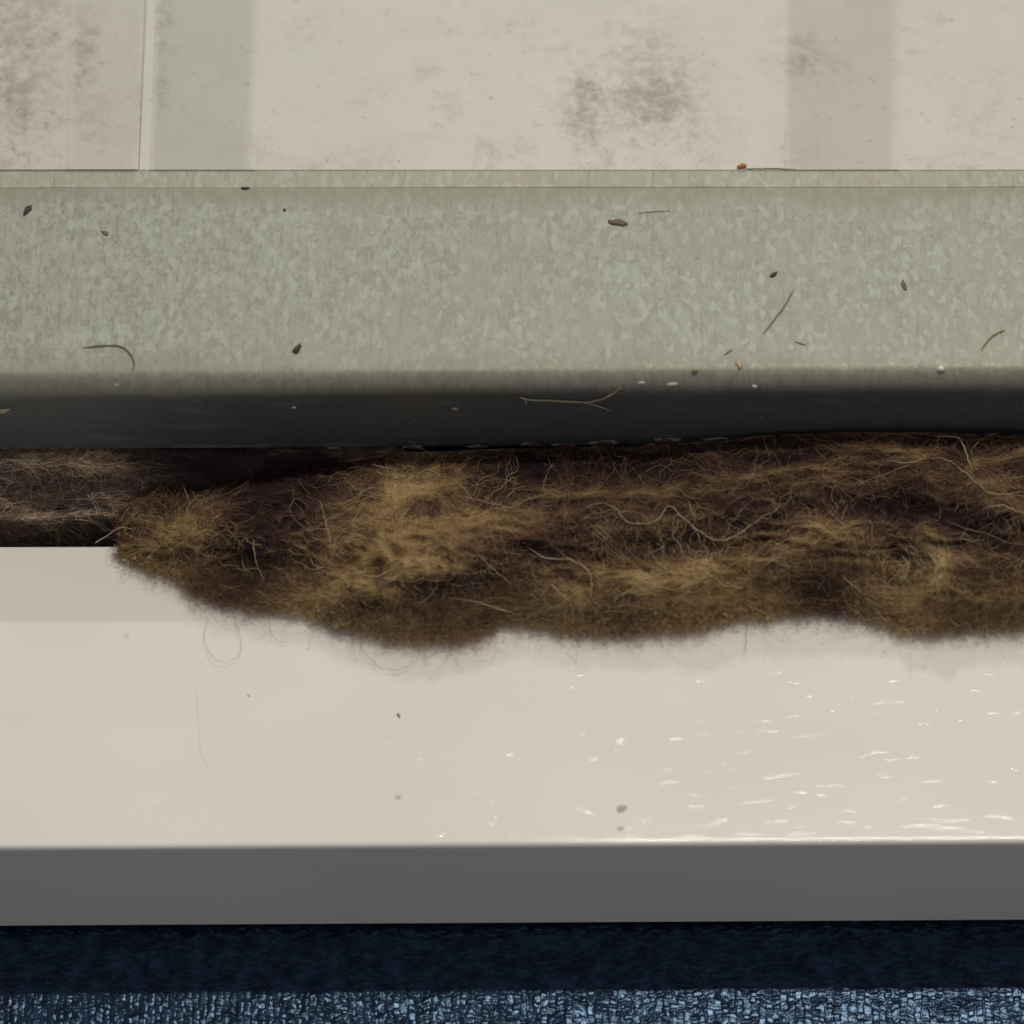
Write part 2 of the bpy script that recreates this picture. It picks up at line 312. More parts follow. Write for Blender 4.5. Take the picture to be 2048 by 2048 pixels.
def band(name, pxs, z, mat, soft):  # blurred reflections on the panel, put into colour as thin grey strips
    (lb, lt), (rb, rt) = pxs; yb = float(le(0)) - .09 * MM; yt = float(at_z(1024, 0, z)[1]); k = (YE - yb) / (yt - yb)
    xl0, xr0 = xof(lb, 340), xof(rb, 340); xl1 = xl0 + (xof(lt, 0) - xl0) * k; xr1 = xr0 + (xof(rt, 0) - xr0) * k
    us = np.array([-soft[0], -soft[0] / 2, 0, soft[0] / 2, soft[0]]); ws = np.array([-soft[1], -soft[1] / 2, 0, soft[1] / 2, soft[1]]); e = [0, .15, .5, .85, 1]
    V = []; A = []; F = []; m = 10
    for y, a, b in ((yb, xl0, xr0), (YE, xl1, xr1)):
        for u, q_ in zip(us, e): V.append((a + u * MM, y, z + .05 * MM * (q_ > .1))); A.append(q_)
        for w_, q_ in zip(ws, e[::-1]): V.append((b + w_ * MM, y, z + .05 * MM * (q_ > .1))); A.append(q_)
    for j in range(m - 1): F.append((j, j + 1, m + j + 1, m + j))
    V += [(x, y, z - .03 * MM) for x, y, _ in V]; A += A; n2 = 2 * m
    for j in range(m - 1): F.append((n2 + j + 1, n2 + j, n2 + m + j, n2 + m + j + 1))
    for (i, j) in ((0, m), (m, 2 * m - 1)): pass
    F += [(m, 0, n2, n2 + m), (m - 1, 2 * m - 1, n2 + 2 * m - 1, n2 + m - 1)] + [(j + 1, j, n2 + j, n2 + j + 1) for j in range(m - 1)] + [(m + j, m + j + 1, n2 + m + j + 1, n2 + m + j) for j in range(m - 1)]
    o = mesh(name, V, F, mat, smooth=False); at = o.data.attributes.new('band_blend', 'FLOAT', 'POINT'); at.data.foreach_set('value', A); return adopt(o, panel)
def sheet(name, pxs, z0, z1, mat, y1=YE):
    """plate whose left/right edges run through photo columns (bottom, top) of the picture"""
    (lb, lt), (rb, rt) = pxs; yb = float(le(0)) - .10 * MM; yt = float(at_z(1024, 0, z1)[1]); k = (y1 - yb) / (yt - yb)
    xl0, xl1, xr0, xr1 = xof(lb, 340), xof(lt, 0), xof(rb, 340), xof(rt, 0)
    xl1 = xl0 + (xl1 - xl0) * k; xr1 = xr0 + (xr1 - xr0) * k; b = .05 * MM
    bm = bmesh.new(); v = [bm.verts.new(c) for c in ((xl0, yb, z0), (xr0, yb, z0), (xr1, y1, z0), (xl1, y1, z0), (xl0, yb, z1), (xr0, yb, z1), (xr1, y1, z1), (xl1, y1, z1))]
    for f in ((3, 2, 1, 0), (4, 5, 6, 7), (0, 1, 5, 4), (1, 2, 6, 5), (2, 3, 7, 6), (3, 0, 4, 7)): bm.faces.new([v[i] for i in f])
    bmesh.ops.bevel(bm, geom=[e for e in bm.edges if all(w.co.z > (z0 + z1) / 2 for w in e.verts)], offset=min(b, (z1 - z0) * .45), segments=2, affect='EDGES')
    me = bpy.data.meshes.new(name); bm.to_mesh(me); bm.free(); return adopt(link(name, me, mat), panel)
sheet('sheet', ((278, 292), (2700, 2700)), ZT - 1.2 * MM, ZP, pm)
lm = panel_mat('grimy_white_enamel', (.49, .47, .40), (.555, .53, .455), 2.2, [(50, 120, 14, .3, .9), (230, 180, 8, .25, .5), (60, 60, 9, .4, .8), (110, 150, 6, .3, .7), (190, 120, 5, .3, .8), (40, 250, 8, .6, .5), (180, 250, 5, .4, .6)])
sheet('overlapping_sheet', ((-700, -700), (277, 291)), ZT - 1.2 * MM, ZP + .12 * MM, lm)
gm = panel_mat('grey_reflection', (.42, .41, .355), (.46, .445, .385), 1.2, [(330, 40, 4, .25, .7), (320, 200, 3, .2, .6)], (P_A, P_B))
band('reflection_band', ((306, 318), (497, 510)), ZP + .04 * MM, gm, (.5, 1.1))
gm2 = panel_mat('pale_grey_reflection', (.455, .435, .37), (.49, .468, .40), 1.0, [(1610, 120, 6, .6, .7), (1600, 320, 5, 1.2, .7), (1650, 160, 8, .7, .5)], (P_A, P_B))
band('reflection_band', ((1576, 1576), (1784, 1790)), ZP + .04 * MM, gm2, (.5, 1.2))
gm3 = panel_mat('faint_grey_reflection', (.455, .44, .38), (.50, .48, .415), 1.8, [(170, 120, 5, .3, .8), (190, 250, 5, .4, .6)], ((.49, .47, .40), (.555, .53, .455)))
band('reflection_band', ((145, 150), (268, 281)), ZP + .15 * MM, gm3, (1.0, .3))

# ================================================================ wool
fib = fibre_mat()
def bias(px, py, L):
    v = np.zeros_like(px)
    for (cx, cy, rx, ry, rot, w) in L:
        a = math.radians(rot); dx = px - cx; dy = -(py - cy); u = (dx * math.cos(a) + dy * math.sin(a)) / rx; t = (-dx * math.sin(a) + dy * math.cos(a)) / ry
        v += w * np.exp(-(u * u + t * t))
    return v
LOCKS = [(370,1060,85,50,20,.55),(330,1100,60,35,0,.30),(800,975,70,38,20,.85),(880,965,60,30,0,.5),(800,1075,150,38,8,.55),(722,1160,75,26,-25,.95),(850,1130,80,30,-10,.8),(650,1195,55,28,20,.6),(960,1045,95,50,0,.42),(1140,1175,60,36,0,.65),(1280,1165,120,28,8,.7),(1430,1158,130,32,6,.62),(1490,955,220,22,5,.5),(1680,985,150,18,2,.38),(1560,1095,160,20,12,.5),(1985,1185,70,36,0,.35),(1800,905,120,20,-8,.38),(1960,940,70,30,-10,.3),(820,1262,150,26,0,.22),(1350,1215,150,22,0,.25),(560,1205,110,18,0,.28),(1180,985,120,22,-8,.25),(1230,1015,120,20,-10,.25),(1660,1055,60,26,10,.3),(1745,1120,60,24,-30,.3),(1500,1000,110,12,15,.28),(2010,1010,40,40,-20,.35),
  (540,1000,120,42,10,-.6),(560,1125,120,30,-5,-.8),(480,1160,60,28,-10,-.9),(900,1175,70,26,10,-.8),(965,1180,60,24,0,-.4),(760,1222,130,18,-5,-.5),(1130,930,270,28,-3,-.75),(1090,1100,100,20,5,-.6),(1340,1090,130,24,5,-1.0),(1480,1040,110,20,10,-.6),(1780,1015,150,26,-5,-1.0),(1950,1060,70,36,-15,-.95),(1640,1175,60,26,-10,-.85),(1720,1215,90,16,-12,-.55),(1530,918,110,12,0,-.7),(420,960,110,28,15,-.7),(620,935,150,22,3,-.7),(1000,985,60,18,0,-.35),(1420,1225,150,12,0,-.2),(1800,1110,34,20,0,-.7),(1190,1230,150,18,0,-.25),(1960,900,60,14,0,-.5),(1600,880,260,14,0,-.45)]  # negative entries also colour in shade under the flange and by the recess
SWX, SWY, SWR = 1800, 1132, 96
nA, nB, nC, nD, nE, nF = [VN(40 + k) for k in range(6)]
LOWX = [150,240,262,285,340,390,440,500,600,640,720,820,920,960,1000,1060,1150,1250,1350,1458,1600,1711,1783,1928,2048,2300]
LOWY = [1088,1100,1112,1122,1146,1174,1192,1198,1200,1224,1254,1268,1272,1252,1230,1232,1252,1260,1246,1226,1206,1220,1240,1244,1240,1240]
UPX = [150,240,262,310,362,453,543,640,760,1000,1350,1500,1700,1850,2048,2300]
UPY = [1078,1070,1045,1000,970,944,926,914,903,894,885,868,860,860,866,866]
def low_of(px): return np.interp(px, LOWX, LOWY) + 7 * nA(px / 37, px * 0 + 3.3) + 13 * nC(px / 70, px * 0 + 8.8) + 7 * nE(px / 19, px * 0 + 1.8) + 4 * nB(px / 8, px * 0 + 5.2)
def t_of(px, py):
    lo = low_of(px); up = np.interp(px, UPX, UPY); return (lo - py) / np.maximum(lo - up, 20)
def lock_field(px, py):
    d = np.hypot((px - SWX) / 1.05, py - SWY); an = np.arctan2(-(py - SWY), px - SWX)
    ring = np.exp(-((d - SWR * .82) / 20) ** 2) * np.clip(.5 + .7 * np.cos(an + 1.0), 0, 1)
    return bias(px, py, LOCKS) + .85 * ring
def web(px, py):                                         # open mesh of locks with hollows between
    wx = px + 26 * nA(px / 60, py / 45); wy = py + 16 * nE(px / 70, py / 40); k = np.clip((1080 - px) / 300, 0, 1)
    r1 = 1 - 2.2 * np.abs(fbm(nB, wx / 95, wy / 26, 3)); r2 = 1 - 2.2 * np.abs(fbm(nF, wx / 46, wy / 34, 3)); return k * r2 + (1 - k) * r1 - .45
def field(px, py):
    return 1.40 * lock_field(px, py) - .36 + .42 * np.clip(1 - t_of(px, py) / .24, 0, 1) + .80 * web(px, py) + .25 * fbm(nB, px / 28, py / 12, 2) - .55 * np.clip(2.5 * fbm(nC, px / 21 + 40, py / 15, 2) - .55, 0, 1)  # lower rim tinted lighter to make up for its shaded slope
def swirl_w(px, py): d = np.hypot(px - SWX, py - SWY) / SWR; return np.exp(-((d - .75) / .42) ** 4)
def height(px, py):                                      # top of the tuft in metres above the board
    tr = t_of(px, py); t = np.clip(tr, 0, 1); out = np.exp(np.minimum(tr, 0) * 9)
    hm = np.interp(px, [230, 300, 400, 600, 900, 1300, 2048], [1.0, 3.0, 5.5, 7.8, 9.0, 9.5, 10.0])
    ht = np.interp(px, [230, 500, 640, 760, 1000, 1300, 1450, 1700, 2048], [0.0, 1.8, 3.8, 5.0, 6.2, 6.8, 7.8, 9.0, 9.0])
    u = np.clip(t / .60, 0, 1); front = np.sin(u * math.pi / 2) ** 1.05; w = np.clip((t - .45) / .55, 0, 1); w = w * w * (3 - 2 * w)
    h = (hm * front + 1.0) * (1 - w) + ht * w
    return (h + front * (1 - .5 * w) * (1.2 * np.clip(lock_field(px, py), -1.2, 1.0) + .75 * web(px, py) + .7 * fbm(nC, px / 90, py / 55, 3))) * MM * out
def flange_guard(px, py, z):
    p = at_y(px, py, my((np.asarray(px) - 1024) / 1024 * .081)); lim = p[..., 2] + .35 * MM
    return np.where((py < 905) & (z > 1.5 * MM), np.maximum(z, lim), z)
def ang_field(px, py):
    left = np.clip((1050 - px) / 350, 0, 1)
    a = (.45 + 1.0 * left) * fbm(nD, px / 150, py / 70, 2) + .12 * np.sin(px / 160 + py / 90)
    sw = swirl_w(px, py); tang = np.arctan2(-(py - SWY), px - SWX) + math.pi / 2
    return np.arctan2((1 - sw) * np.sin(a) + sw * np.sin(tang), (1 - sw) * np.cos(a) + sw * np.cos(tang))
STOPS = np.array([-1.1, -.45, .05, .45, .85, 1.3]); COLS = np.array([(.056, .030, .037), (.102, .056, .058), (.205, .112, .085), (.42, .272, .142), (.72, .56, .28), (.90, .77, .48)])
def tint(s): return np.stack([np.interp(s, STOPS, COLS[:, k]) for k in range(3)], -1)
def hair(name, P, R, C, parent):
    n, m = P.shape[:2]; cv = bpy.data.hair_curves.new(name); cv.add_curves([m] * n)
    cv.attributes['position'].data.foreach_set('vector', P.reshape(-1).astype(np.float32)) if 'position' in cv.attributes else cv.position_data.foreach_set('vector', P.reshape(-1).astype(np.float32))
    ra = cv.attributes.get('radius') or cv.attributes.new('radius', 'FLOAT', 'POINT'); ra.data.foreach_set('value', np.ascontiguousarray(R, np.float32).reshape(-1))
    C = np.repeat(C[:, None, :], m, 1) if C.ndim == 2 else C; C = C.reshape(-1, 3)
    ca = cv.attributes.new('tint', 'FLOAT_COLOR', 'POINT'); ca.data.foreach_set('color', np.concatenate([C, np.ones((n * m, 1))], 1).astype(np.float32).ravel())
    o = link(name, cv, fib); adopt(o, parent); return tag(o, kind='stuff')
def grow(px, py, m, step, wander, jitter, r, coher=1.0):
    """walk m points from each seed through the combed direction field; returns design-space paths (n, m)"""
    n = len(px); X = np.empty((n, m)); Y = np.empty((n, m)); sgn = np.where(r.random(n) < .5, 1, -1); off = r.normal(0, wander, n); curl = r.normal(0, jitter, n)
    st = step * r.uniform(.6, 1.35, n); X[:, 0] = px; Y[:, 0] = py
    for k in range(1, m):
        a = ang_field(X[:, k - 1], Y[:, k - 1]) * coher + off
        X[:, k] = X[:, k - 1] + sgn * st * np.cos(a); Y[:, k] = Y[:, k - 1] - sgn * st * np.sin(a) * .85
        curl = .85 * curl + r.normal(0, jitter * .55, n); off = off * .985 + curl
    return X, Y
def place(X, Y, depth, r, crimp, fringe=17):
    n, m = X.shape; xl = 250 - np.abs(r.normal(0, fringe * .8, (n, 1))); lo = low_of(X) - 8 + np.abs(r.normal(0, fringe, (n, 1)))
    bad = (Y > lo) | (X < xl); bad[:, :2] = False; cut = np.where(bad.any(1), bad.argmax(1), m)      # a fibre ends where it leaves the tuft
    k = np.arange(m)[None, :]; idx = np.minimum(k, cut[:, None] - 1); over = k - idx
    X = np.take_along_axis(X, idx, 1) + .15 * over; Y = np.take_along_axis(Y, idx, 1)
    n, m = X.shape; H = height(X, Y); t = t_of(X, Y)
    k = np.arange(m)[None, :]; ph = r.uniform(0, 6.28, (n, 3)); w = r.uniform(.5, 1.5, (n, 1))
    z = H - depth[:, None] + crimp * (np.sin(k * w + ph[:, :1]) + .6 * np.sin(k * w * 1.9 + ph[:, 1:2]))
    X = X + crimp / (.078 * MM) * .8 * np.sin(k * w * 1.3 + ph[:, 2:]); Y = Y + crimp / (.078 * MM) * .8 * np.cos(k * w * 1.1 + ph[:, 1:2])
    z = z + np.where(t < .15, np.minimum(.15 - t, .3) * 5 * MM * np.abs(np.sin(ph[:, :1] * 3)), 0)
    up = np.interp(X, UPX, UPY) + 4 - (14 + np.abs(r.normal(0, 20, (n, 1)))) * np.clip((700 - X) / 200, 0, 1); Y = np.where(Y < up, up + .2 * (up - Y), Y)
    z = np.where(at_z(X, Y, np.maximum(z, 0))[..., 1] < by(0) + .3 * MM, np.maximum(z, .08 * MM), z)
    z = flange_guard(X, Y, z)
    return at_z(X, Y, z)

tuft = empty('wool_tuft', tuple(map(float, at_z(1150, 1200, 0))))
tag(tuft, 'big fluffy brown and ochre wool tuft bulging out of the gap over the board', 'wool')
def wool_core():
    px = np.arange(292, 2400, 9.0); ts = np.linspace(.055, .97, 52); V = []; F = []
    lo = np.interp(px, LOWX, LOWY); up = np.interp(px, UPX, UPY)
    PX = np.repeat(px[:, None], len(ts), 1); PY = lo[:, None] + (up - lo)[:, None] * ts[None, :]
    Z = height(PX, PY) - (1.5 + 4 * np.exp(-(PX - 292) / 45) + .7 * fbm(nE, PX / 30, PY / 18, 2)) * MM
    onb = at_z(PX, PY, np.maximum(Z, 0))[..., 1] < by(0) + .6 * MM; Z = np.where(onb, np.maximum(Z, .05 * MM), Z); Z = flange_guard(PX, PY, Z)
    P = at_z(PX, PY, Z); n, m = PX.shape
    V = [p for p in P.reshape(-1, 3)]
    for i in range(n - 1):
        for j in range(m - 1): F.append((i * m + j, (i + 1) * m + j, (i + 1) * m + j + 1, i * m + j + 1))
    a = len(V); floor = P.copy(); floor[..., 2] = np.where(onb, .03 * MM, np.minimum(P[..., 2], -6 * MM)); V += [p for p in floor.reshape(-1, 3)]
    for i in range(n - 1):
        for j in range(m - 1): F.append((a + i * m + j, a + i * m + j + 1, a + (i + 1) * m + j + 1, a + (i + 1) * m + j))
        F.append((i * m, a + i * m, a + (i + 1) * m, (i + 1) * m)); k = m - 1; F.append((i * m + k, (i + 1) * m + k, a + (i + 1) * m + k, a + i * m + k))
    for j in range(m - 1):
        F.append((j, j + 1, a + j + 1, a + j)); k = (n - 1) * m; F.append((k + j, a + k + j, a + k + j + 1, k + j + 1))
    mm_ = NT('felted_wool'); c = mm_.mix(mm_.ramp(mm_.noise(mm_.map((300, 900, 600)), 1, 4, .7), .35, .7), (.016, .0105, .0095), (.045, .029, .021)); mm_.col(c); mm_.set(Roughness=.95, Specular_IOR_Level=.05)
    mm_.bump(mm_.noise(mm_.map((900, 2600, 2000)), 1, 4), .8, .0006)
    return adopt(mesh('felted_core', V, F, mm_.m), tuft)
wool_core()
def seeds(n, r, lo=.01, hi=1.0, pw=1.0, dens=None):
    out = [np.empty((0, 2))]; c = 0
    while c < n:
        px = r.uniform(250, 2250, n); lo_ = np.interp(px, LOWX, LOWY); up = np.interp(px, UPX, UPY); t = r.uniform(lo, hi, n) ** pw
        py = lo_ + (up - lo_) * t; keep = r.random(n) < (lo_ - up) / 400
        if dens is not None: keep &= r.random(n) < dens(px, py)
        o = np.stack([px[keep], py[keep]], 1); out.append(o); c += len(o)
    return np.concatenate(out)[:n].T
def bulk():
    r = np.random.default_rng(101)
    # the mass of fine fibres
    n = 165000; px, py = seeds(n, r, dens=lambda x, y: np.clip(.62 + .5 * field(x, y), .28, 1) * np.clip(t_of(x, y) / .15, .12, 1)); X, Y = grow(px, py, 12, 9.0, .38, .085, r)
    f = field(px, py); d = np.abs(r.normal(0, 1.0, n)) * MM * (1 - .35 * np.clip(f, 0, 1)) + .05 * MM
    P = place(X, Y, d, r, .12 * MM); taper = np.interp(np.linspace(0, 1, 12), [0, .1, .9, 1], [.5, 1, 1, .4])
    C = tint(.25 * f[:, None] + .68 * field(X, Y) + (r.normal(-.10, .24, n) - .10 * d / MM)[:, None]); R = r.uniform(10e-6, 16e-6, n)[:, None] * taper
    hair('fine_fibres', P, R, C, tuft)
    # matted locks: bundles of a dozen fibres that run together over the top
    nc = 3900; each = 11; cx, cy = seeds(nc, r, lo=.08, hi=.95, dens=lambda x, y: np.clip(.75 * field(x, y) + .10, .05, 1) ** 1.4)
    X, Y = grow(cx, cy, 16, 8.5, .55, .12, r); n = nc * each; m = 16; q_ = np.repeat(np.arange(nc), each)
    sp = r.normal(0, 1, (n, 2)) * r.uniform(2.5, 11, nc)[q_][:, None]; fan = r.normal(0, .5, (n, 2)); k = np.arange(m)[None, :] / m
    X = X[q_] + sp[:, :1] * (1 - .5 * k) + fan[:, :1] * 16 * k; Y = Y[q_] + .8 * sp[:, 1:] * (1 - .5 * k) + fan[:, 1:] * 12 * k
    cut = r.uniform(0, 1, n); f = field(cx, cy)[q_]; d = (r.normal(-.15, .3, nc)[q_] + r.normal(0, .18, n)) * MM; P = place(X, Y, d, r, .13 * MM)
    taper = np.interp(np.linspace(0, 1, m), [0, .1, .9, 1], [.5, 1, 1, .4])
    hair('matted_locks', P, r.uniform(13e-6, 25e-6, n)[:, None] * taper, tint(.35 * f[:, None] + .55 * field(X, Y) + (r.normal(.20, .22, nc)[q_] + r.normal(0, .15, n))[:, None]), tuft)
    # fuzz along the lower outline
    n = 42000; px, py = seeds(n, r, lo=.0, hi=.13); X, Y = grow(px, py, 12, 7.0, 1.1, .24, r, .4)
    d = r.normal(0, .7, n) * MM; P = place(X, Y, d, r, .25 * MM, 42)
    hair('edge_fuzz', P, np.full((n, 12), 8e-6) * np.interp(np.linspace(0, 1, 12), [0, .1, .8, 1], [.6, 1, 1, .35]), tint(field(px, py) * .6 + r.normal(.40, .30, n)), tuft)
    # long wisps curling out over the board
    n = 420; px, py = seeds(n, r, lo=.0, hi=.10); X, Y = grow(px, py, 26, 7.0, 1.3, .20, r, .2); P = place(X, Y, r.normal(0, .5, n) * MM, r, .15 * MM, 75)
    hair('loose_wisps', P, np.full((n, 26), 11e-6), tint(r.normal(.1, .35, n)), tuft)
    # the curl at the right: bundles wound round an open ring
    nb = 64; each = 13; n = nb * each; m = 18; q_ = np.repeat(np.arange(nb), each); k = np.linspace(0, 1, m)[None, :]
    a0 = np.radians(r.uniform(195, 330, nb))[q_][:, None] + r.normal(0, .2, (n, 1)); sweep = np.radians(r.uniform(30, 90, nb))[q_][:, None]; R0 = (SWR * r.uniform(.62, 1.12, nb))[q_][:, None] + r.normal(0, 7, (n, 1))
    an = a0 + sweep * k; RR = R0 * (1 + .10 * np.sin(an * 2 + r.uniform(0, 6, nb)[q_][:, None]))
    jx, jy = r.normal(0, 13, nb)[q_][:, None], r.normal(0, 9, nb)[q_][:, None]; X = SWX + jx + 1.1 * RR * np.cos(an) + 7 * np.sin(3 * an + jx); Y = SWY + jy - .92 * RR * np.sin(an) + 6 * np.sin(4 * an + jy); d = (r.normal(-.5, .35, nb)[q_] + r.normal(0, .15, n)) * MM; P = place(X, Y, d, r, .10 * MM)
    hair('curled_lock', P, r.uniform(13e-6, 24e-6, n)[:, None] * np.interp(np.linspace(0, 1, m), [0, .1, .9, 1], [.5, 1, 1, .4]), tint((r.normal(.75, .25, nb)[q_] + r.normal(0, .15, n))), tuft)
    # flyaway hairs standing off the surface
    n = 5600; px, py = seeds(n, r, lo=.03, hi=.97, dens=lambda x, y: np.clip(.16 + .8 * field(x, y), .05, 1)); X, Y = grow(px, py, 18, 8.0, .7, .17, r, .7)
    d = -np.abs(r.normal(0, .6, n)) * MM; P = place(X, Y, d, r, .28 * MM)
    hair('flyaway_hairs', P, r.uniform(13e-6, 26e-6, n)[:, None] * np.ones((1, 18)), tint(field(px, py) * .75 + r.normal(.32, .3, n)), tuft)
bulk()

# wool packed deep in the gap at the left
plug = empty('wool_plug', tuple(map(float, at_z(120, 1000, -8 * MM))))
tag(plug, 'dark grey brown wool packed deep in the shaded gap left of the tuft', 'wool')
def plug_z(px, py):
    t = np.clip((py - 900) / 190, -.3, 1.3)
    z = np.interp(t, [-.3, 0, .15, .5, .72, 1.0, 1.3], [1.6, 1.5, 1.2, -1.0, -3.5, -9, -12])
    return (z + 1.6 * fbm(nF, px / 80 + 9, py / 30, 3) + .9 * bias(px, py, [(130, 928, 120, 10, -3, 1), (120, 1032, 120, 9, 3, 1.3), (260, 1075, 200, 25, 0, -1.6)])) * MM
def plug_wool():
    r = np.random.default_rng(77); X, Y = np.meshgrid(np.arange(-500, 800, 10.0), np.arange(860, 1120, 6.0), indexing='ij'); Z = plug_z(X, Y) - 1.0 * MM
    P = at_z(X, Y, Z); yb = by(P[..., 0]) + .15 * MM; P[..., 1] = np.maximum(P[..., 1], yb); P[..., 1] = np.minimum(P[..., 1], my(P[..., 0]) + 2.9 * MM)
    n, m = X.shape; V = list(P.reshape(-1, 3)); Q = P.copy(); Q[..., 2] = -22 * MM; V += list(Q.reshape(-1, 3)); a = n * m; F = []
    for i in range(n - 1):
        for j in range(m - 1):
            F.append((i * m + j, (i + 1) * m + j, (i + 1) * m + j + 1, i * m + j + 1)); F.append((a + i * m + j, a + i * m + j + 1, a + (i + 1) * m + j + 1, a + (i + 1) * m + j))
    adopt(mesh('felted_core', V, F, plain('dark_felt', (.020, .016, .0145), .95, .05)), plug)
    n = 32000; px = r.uniform(-350, 760, n); py = r.uniform(892, 1094, n)
    sv = lambda x, y: bias(x, y, [(140, 925, 100, 13, -4, 1.0), (20, 915, 60, 10, 0, .6), (110, 1035, 150, 12, 3, .5), (215, 985, 60, 30, 0, .2), (270, 1080, 260, 28, 0, -.8), (400, 960, 120, 60, 0, -.7)]) + .5 * fbm(nE, x / 50, y / 22, 3)  # last dark entry colours in the shade beside the tuft
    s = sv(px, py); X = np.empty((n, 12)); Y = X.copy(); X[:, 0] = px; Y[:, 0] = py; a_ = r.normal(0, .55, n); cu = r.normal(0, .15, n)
    for k in range(1, 12):
        X[:, k] = X[:, k - 1] + 8 * np.cos(a_); Y[:, k] = Y[:, k - 1] + 6.5 * np.sin(a_); cu = .85 * cu + r.normal(0, .08, n); a_ = a_ * .99 + cu
    Y = np.clip(Y, 893, 1096)
    Z = plug_z(X, Y) + (r.normal(0, .45, n)[:, None] + .2 * np.sin(np.arange(12)[None] * .9 + r.uniform(0, 6, (n, 1)))) * MM
    P = at_z(X, Y, Z); P[..., 1] = np.clip(P[..., 1], by(P[..., 0]) + .1 * MM, my(P[..., 0]) + 2.9 * MM)
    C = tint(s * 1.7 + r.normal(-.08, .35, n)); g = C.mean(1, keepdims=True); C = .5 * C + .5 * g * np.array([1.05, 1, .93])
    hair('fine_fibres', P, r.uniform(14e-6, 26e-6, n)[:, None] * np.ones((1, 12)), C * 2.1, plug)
plug_wool()

# long single hairs that can be followed one by one
pale = plain('pale_wool_hair', (.50, .42, .27), .5); tan = plain('tan_wool_hair', (.30, .225, .12), .5); dark_hair = plain('brown_hair', (.12, .085, .06), .55)
def a3(L): return [(.53 * x, 650 + .53 * y) for x, y in L]
def a4(L): return [(1024 + .53 * x, 650 + .53 * y) for x, y in L]
HAIRS = [(a4([(270,690),(330,672),(390,690),(430,740),(500,750),(550,735),(575,700),(600,685),(660,740),(740,800),(800,812),(860,785),(930,735),(1020,680)]), 42, pale),
 (a4([(1410,510),(1490,520),(1560,505),(1630,505),(1690,540),(1760,600),(1820,638),(1960,626)]), 45, pale), (a4([(1600,420),(1680,425),(1710,470),(1725,520),(1740,550)]), 60, pale), (a4([(1250,440),(1330,440),(1400,415),(1470,412),(1540,430)]), 32, tan),
 (a4([(60,840),(130,880),(220,885),(280,920),(300,960),(300,1030),(335,1065)]), 50, pale), (a4([(-160,1040),(0,1085),(80,1088),(170,1060),(230,1020),(300,990)]), 34, pale), (a4([(130,960),(180,1010),(220,1050),(230,1100),(228,1145)]), 55, pale),
 (a4([(380,1040),(440,1005),(520,985),(620,1000),(700,1010)]), 55, pale), (a4([(425,1060),(430,1110),(420,1160)]), 45, tan), (a4([(1375,1118),(1430,1095),(1490,1070)]), 50, pale), (a4([(880,1235),(885,1160),(890,1090)]), 26, dark_hair),
 (a4([(1240,940),(1290,985),(1340,1015),(1420,1045),(1500,1060),(1560,1040)]), 55, pale), (a4([(1470,870),(1495,900),(1490,940),(1460,970)]), 40, pale), (a4([(1570,860),(1600,900),(1595,950),(1610,1000),(1590,1035)]), 60, pale), (a4([(1380,900),(1440,890),(1500,895)]), 36, tan), (a4([(1340,1000),(1400,985),(1470,1000),(1540,1000)]), 40, pale),
 (a4([(1810,1090),(1815,1130),(1850,1170),(1890,1200)]), 30, tan), (a4([(1640,740),(1720,770),(1800,790),(1870,820),(1960,830)]), 34, tan), (a4([(1780,690),(1850,680),(1900,700),(1960,715)]), 36, pale),
 (a3([(1530,370),(1530,410),(1560,450),(1630,485),(1690,495),(1760,475)]), 32, tan), (a3([(1100,720),(1093,690),(1115,655),(1140,665),(1165,690)]), 34, tan), (a3([(1095,715),(1140,760),(1180,775),(1220,745),(1290,700),(1345,660)]), 36, tan), (a3([(1205,660),(1215,690),(1230,750),(1245,800),(1245,850)]), 34, pale),
 (a3([(955,810),(965,890),(985,940),(1000,960)]), 38, pale), (a3([(915,890),(925,930),(940,955)]), 30, tan), (a3([(875,1065),(890,1120),(908,1180),(905,1240),(860,1272),(810,1260),(775,1200),(772,1150),(790,1105)]), 20, dark_hair), (a3([(1365,1180),(1365,1225),(1410,1270),(1440,1295),(1500,1300),(1550,1280),(1580,1250)]), 24, dark_hair), (a3([(1020,1080),(1020,1150),(1045,1190),(1080,1195)]), 22, dark_hair), (a3([(1510,1050),(1515,1110),(1520,1160),(1560,1190),(1610,1220)]), 30, tan),
 (a3([(1690,1030),(1800,1045),(1932,1085)]), 32, pale), (a3([(690,600),(700,630),(712,655)]), 55, tan), (a3([(1800,860),(1860,920),(1932,980)]), 32, pale), (a3([(1400,525),(1440,535),(1490,545)]), 45, pale), (a3([(1320,900),(1400,950),(1500,920),(1560,960)]), 40, pale), (a3([(720,1060),(750,1060),(765,1090)]), 22, dark_hair), (a3([(1740,645),(1820,665),(1932,690)]), 34, pale)]
for (pts, rad, mt) in HAIRS:
    p = spline(pts, 10 * len(pts)); p[:, 0] += .9 * np.sin(np.arange(len(p)) * .9); p[:, 1] += .8 * np.cos(np.arange(len(p)) * .7)
    H = np.where(t_of(p[:, 0], p[:, 1]) > 0.02, height(p[:, 0], p[:, 1]) + .75 * MM, 0); H = np.maximum(H, .5 * MM + .5 * MM * np.sin(np.linspace(0, 3, len(p))))
    H = np.max([np.roll(np.pad(H, 6, 'edge'), q_)[6:-6] for q_ in range(-5, 6)], 0); k = np.ones(9) / 9; H = np.convolve(np.pad(H, 4, 'edge'), k, 'valid'); H = flange_guard(p[:, 0], p[:, 1], H)
    adopt(tube('long_hair', at_z(p[:, 0], p[:, 1], H), rad * 1.25e-6 * np.interp(np.linspace(0, 1, len(p)), [0, .15, .85, 1], [.5, 1, 1, .45]), mt), tuft)
